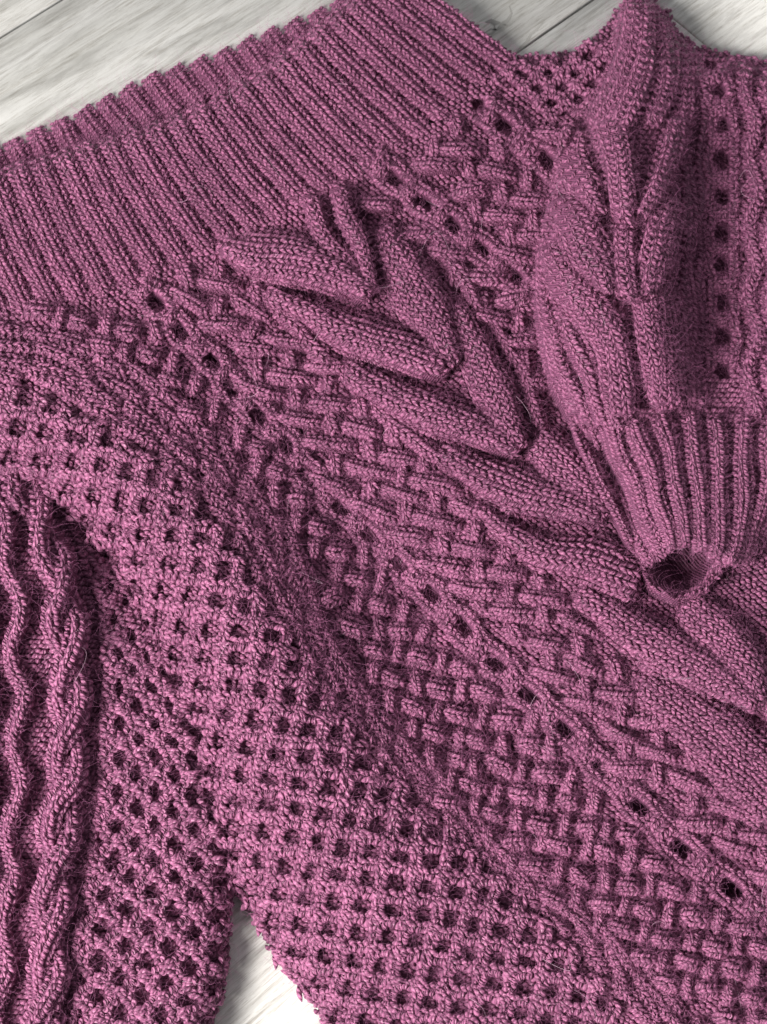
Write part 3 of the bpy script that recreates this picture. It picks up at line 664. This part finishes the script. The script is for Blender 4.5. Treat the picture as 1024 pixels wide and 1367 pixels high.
# ------------------------------------------------------------------ the floor of pale boards
def wood():
    m, nt, N, L, b = new_mat('whitewashed_wood')
    co = N.new('ShaderNodeTexCoord'); oi = N.new('ShaderNodeObjectInfo')
    mp = N.new('ShaderNodeMapping'); mp.inputs['Scale'].default_value = (1, 1, 1)
    ad = N.new('ShaderNodeVectorMath'); ad.operation = 'MULTIPLY_ADD'
    L.new(oi.outputs['Random'], ad.inputs[0]); ad.inputs[1].default_value = (3.1, 1.7, 5.3); L.new(co.outputs['Object'], ad.inputs[2])
    def noise(sc, scale, det, dist=0.0, rough=0.6):
        mm = N.new('ShaderNodeMapping'); mm.inputs['Scale'].default_value = sc; L.new(ad.outputs[0], mm.inputs['Vector'])
        n = N.new('ShaderNodeTexNoise'); n.inputs['Scale'].default_value = scale; n.inputs['Detail'].default_value = det
        n.inputs['Distortion'].default_value = dist; n.inputs['Roughness'].default_value = rough
        L.new(mm.outputs[0], n.inputs['Vector']); return n
    g1 = noise((1.3, 13, 1), 6, 10, 0.9, 0.7); g2 = noise((3.0, 60, 1), 9, 8, 0.5, 0.8); g3 = noise((1.2, 5, 1), 3.5, 3, 1.2)
    r1 = N.new('ShaderNodeValToRGB'); L.new(g1.outputs[0], r1.inputs[0])
    e = r1.color_ramp.elements; e[0].position = 0.34; e[0].color = (0.43, 0.415, 0.39, 1); e[1].position = 0.54; e[1].color = (0.70, 0.682, 0.65, 1)
    r2 = N.new('ShaderNodeValToRGB'); L.new(g2.outputs[0], r2.inputs[0])
    e = r2.color_ramp.elements; e[0].position = 0.38; e[0].color = (0.66, 0.635, 0.60, 1); e[1].position = 0.50; e[1].color = (1, 1, 1, 1)
    r3 = N.new('ShaderNodeValToRGB'); L.new(g3.outputs[0], r3.inputs[0])
    e = r3.color_ramp.elements; e[0].position = 0.3; e[0].color = (0.80, 0.80, 0.78, 1); e[1].position = 0.65; e[1].color = (1, 1, 1, 1)
    m1 = N.new('ShaderNodeMix'); m1.data_type = 'RGBA'; m1.blend_type = 'MULTIPLY'; m1.inputs[0].default_value = 1
    L.new(r1.outputs[0], m1.inputs[6]); L.new(r2.outputs[0], m1.inputs[7])
    m2 = N.new('ShaderNodeMix'); m2.data_type = 'RGBA'; m2.blend_type = 'MULTIPLY'; m2.inputs[0].default_value = 1
    L.new(m1.outputs[2], m2.inputs[6]); L.new(r3.outputs[0], m2.inputs[7])
    g4 = noise((7, 190, 1), 10, 4, 0.1, 0.6)
    r4 = N.new('ShaderNodeValToRGB'); L.new(g4.outputs[0], r4.inputs[0])
    e = r4.color_ramp.elements; e[0].position = 0.30; e[0].color = (0.50, 0.48, 0.45, 1); e[1].position = 0.42; e[1].color = (1, 1, 1, 1)
    m3 = N.new('ShaderNodeMix'); m3.data_type = 'RGBA'; m3.blend_type = 'MULTIPLY'; m3.inputs[0].default_value = 0.8
    L.new(m2.outputs[2], m3.inputs[6]); L.new(r4.outputs[0], m3.inputs[7])
    L.new(m3.outputs[2], b.inputs['Base Color'])
    b.inputs['Roughness'].default_value = 0.42
    bp = N.new('ShaderNodeBump'); bp.inputs['Strength'].default_value = 0.5; bp.inputs['Distance'].default_value = 0.0004
    L.new(g2.outputs[0], bp.inputs['Height']); L.new(bp.outputs[0], b.inputs['Normal'])
    return m
M_WOOD = wood()
m, nt, N, L, b = new_mat('dark_joint'); b.inputs['Base Color'].default_value = (0.30, 0.29, 0.27, 1); b.inputs['Roughness'].default_value = 0.8
M_JOINT = m
pa, pb = P(200, 130, 0), P(500, -65, 0)
ux = unit(pb-pa); uy = np.array([-ux[1], ux[0], 0])
ang = math.atan2(ux[1], ux[0])
floor = empty('floor', (0, 0, 0)); floor['kind'] = 'structure'
floor.rotation_euler = (0, 0, ang)
def to_f(p): return np.array([p@ux, p@uy])
sA = to_f(P(0, 50, 0))[1]; sB = to_f(P(697, 65, 0))[1]; PW = abs(sA-sB)
xj = to_f(P(897, 22, 0))[0]
def board(x0, x1, y0, y1, zt):
    g = 0.0005; bv = 0.0009; x0 += g; x1 -= g; y0 += g; y1 -= g
    V = []; 
    for z, i in ((-0.008, 0), (zt-bv, 0), (zt, bv)):
        V += [(x0+i, y0+i, z), (x1-i, y0+i, z), (x1-i, y1-i, z), (x0+i, y1-i, z)]
    F = [(8, 9, 10, 11)]
    for k in (0, 4):
        for j in range(4): F.append((k+j, k+(j+1) % 4, k+4+(j+1) % 4, k+4+j))
    cx, cy = (x0+x1)/2, (y0+y1)/2
    V = np.array(V)-np.array([cx, cy, 0])
    o = mesh_obj('board', V, F, None, None, M_WOOD, floor, smooth=False); o.location = (cx, cy, 0)
    return o
for r in range(-3, 5):
    y1 = sA-(r-1)*PW*1.0; y0 = y1-PW
    off = {2: 0.0, 0: 0.45, 1: 0.62, 3: 0.5}.get(r, 0.3*((r*7) % 4))
    # rows counted downwards from the joint through sA; row 2 holds the end joint seen at the top right
    xs = [xj+off-1.9*1.0+1.28*k-0.02*k*0 for k in range(0, 4)]
    if r == 2: xs = [xj-2.56, xj-1.28, xj, xj+1.28]
    for a, b2 in zip(xs[:-1], xs[1:]): board(a, b2, y0, y1, 0.0)
def crack(parent, pts, w):
    q = [P(x, y, 0) for x, y in pts]; V_ = []; F_ = []
    for i_, v in enumerate(q):
        d = unit((q[min(i_+1, len(q)-1)]-q[max(i_-1, 0)])[None])[0]; n_ = np.array([-d[1], d[0], 0]); h_ = w*0.0005*(0.15+math.sin(math.pi*i_/(len(q)-1)))*rng.uniform(0.5, 1.4)
        for sgn in (-1, 1):
            g = v+n_*h_*sgn; V_.append([g@ux, g@uy, 0.00025])
    for i_ in range(len(q)-1): F_.append((2*i_, 2*i_+1, 2*i_+3, 2*i_+2))
    mesh_obj('crack', V_, F_, None, None, M_JOINT, floor, smooth=False)
crack(None, [(690, 68), (696, 62), (703, 56), (708, 47), (716, 40), (722, 33), (727, 27)], 1.6)
crack(None, [(640, 42), (648, 44), (655, 39), (664, 40), (671, 33), (678, 27), (683, 18), (680, 8)], 2.6)
crack(None, [(648, 30), (655, 28), (661, 31), (668, 30)], 4.5)
crack(None, [(650, 45), (657, 46), (661, 40), (660, 34)], 2.0)
crack(None, [(671, 33), (680, 34), (688, 28)], 1.2)
V = np.array([(-3, -3, -0.0075), (3, -3, -0.0075), (3, 3, -0.0075), (-3, 3, -0.0075)])
sub = mesh_obj('subfloor', V, [(0, 1, 2, 3)], None, None, M_JOINT, floor, smooth=False)
print('TRIS', TRI[0], 'objects', len(S.objects))
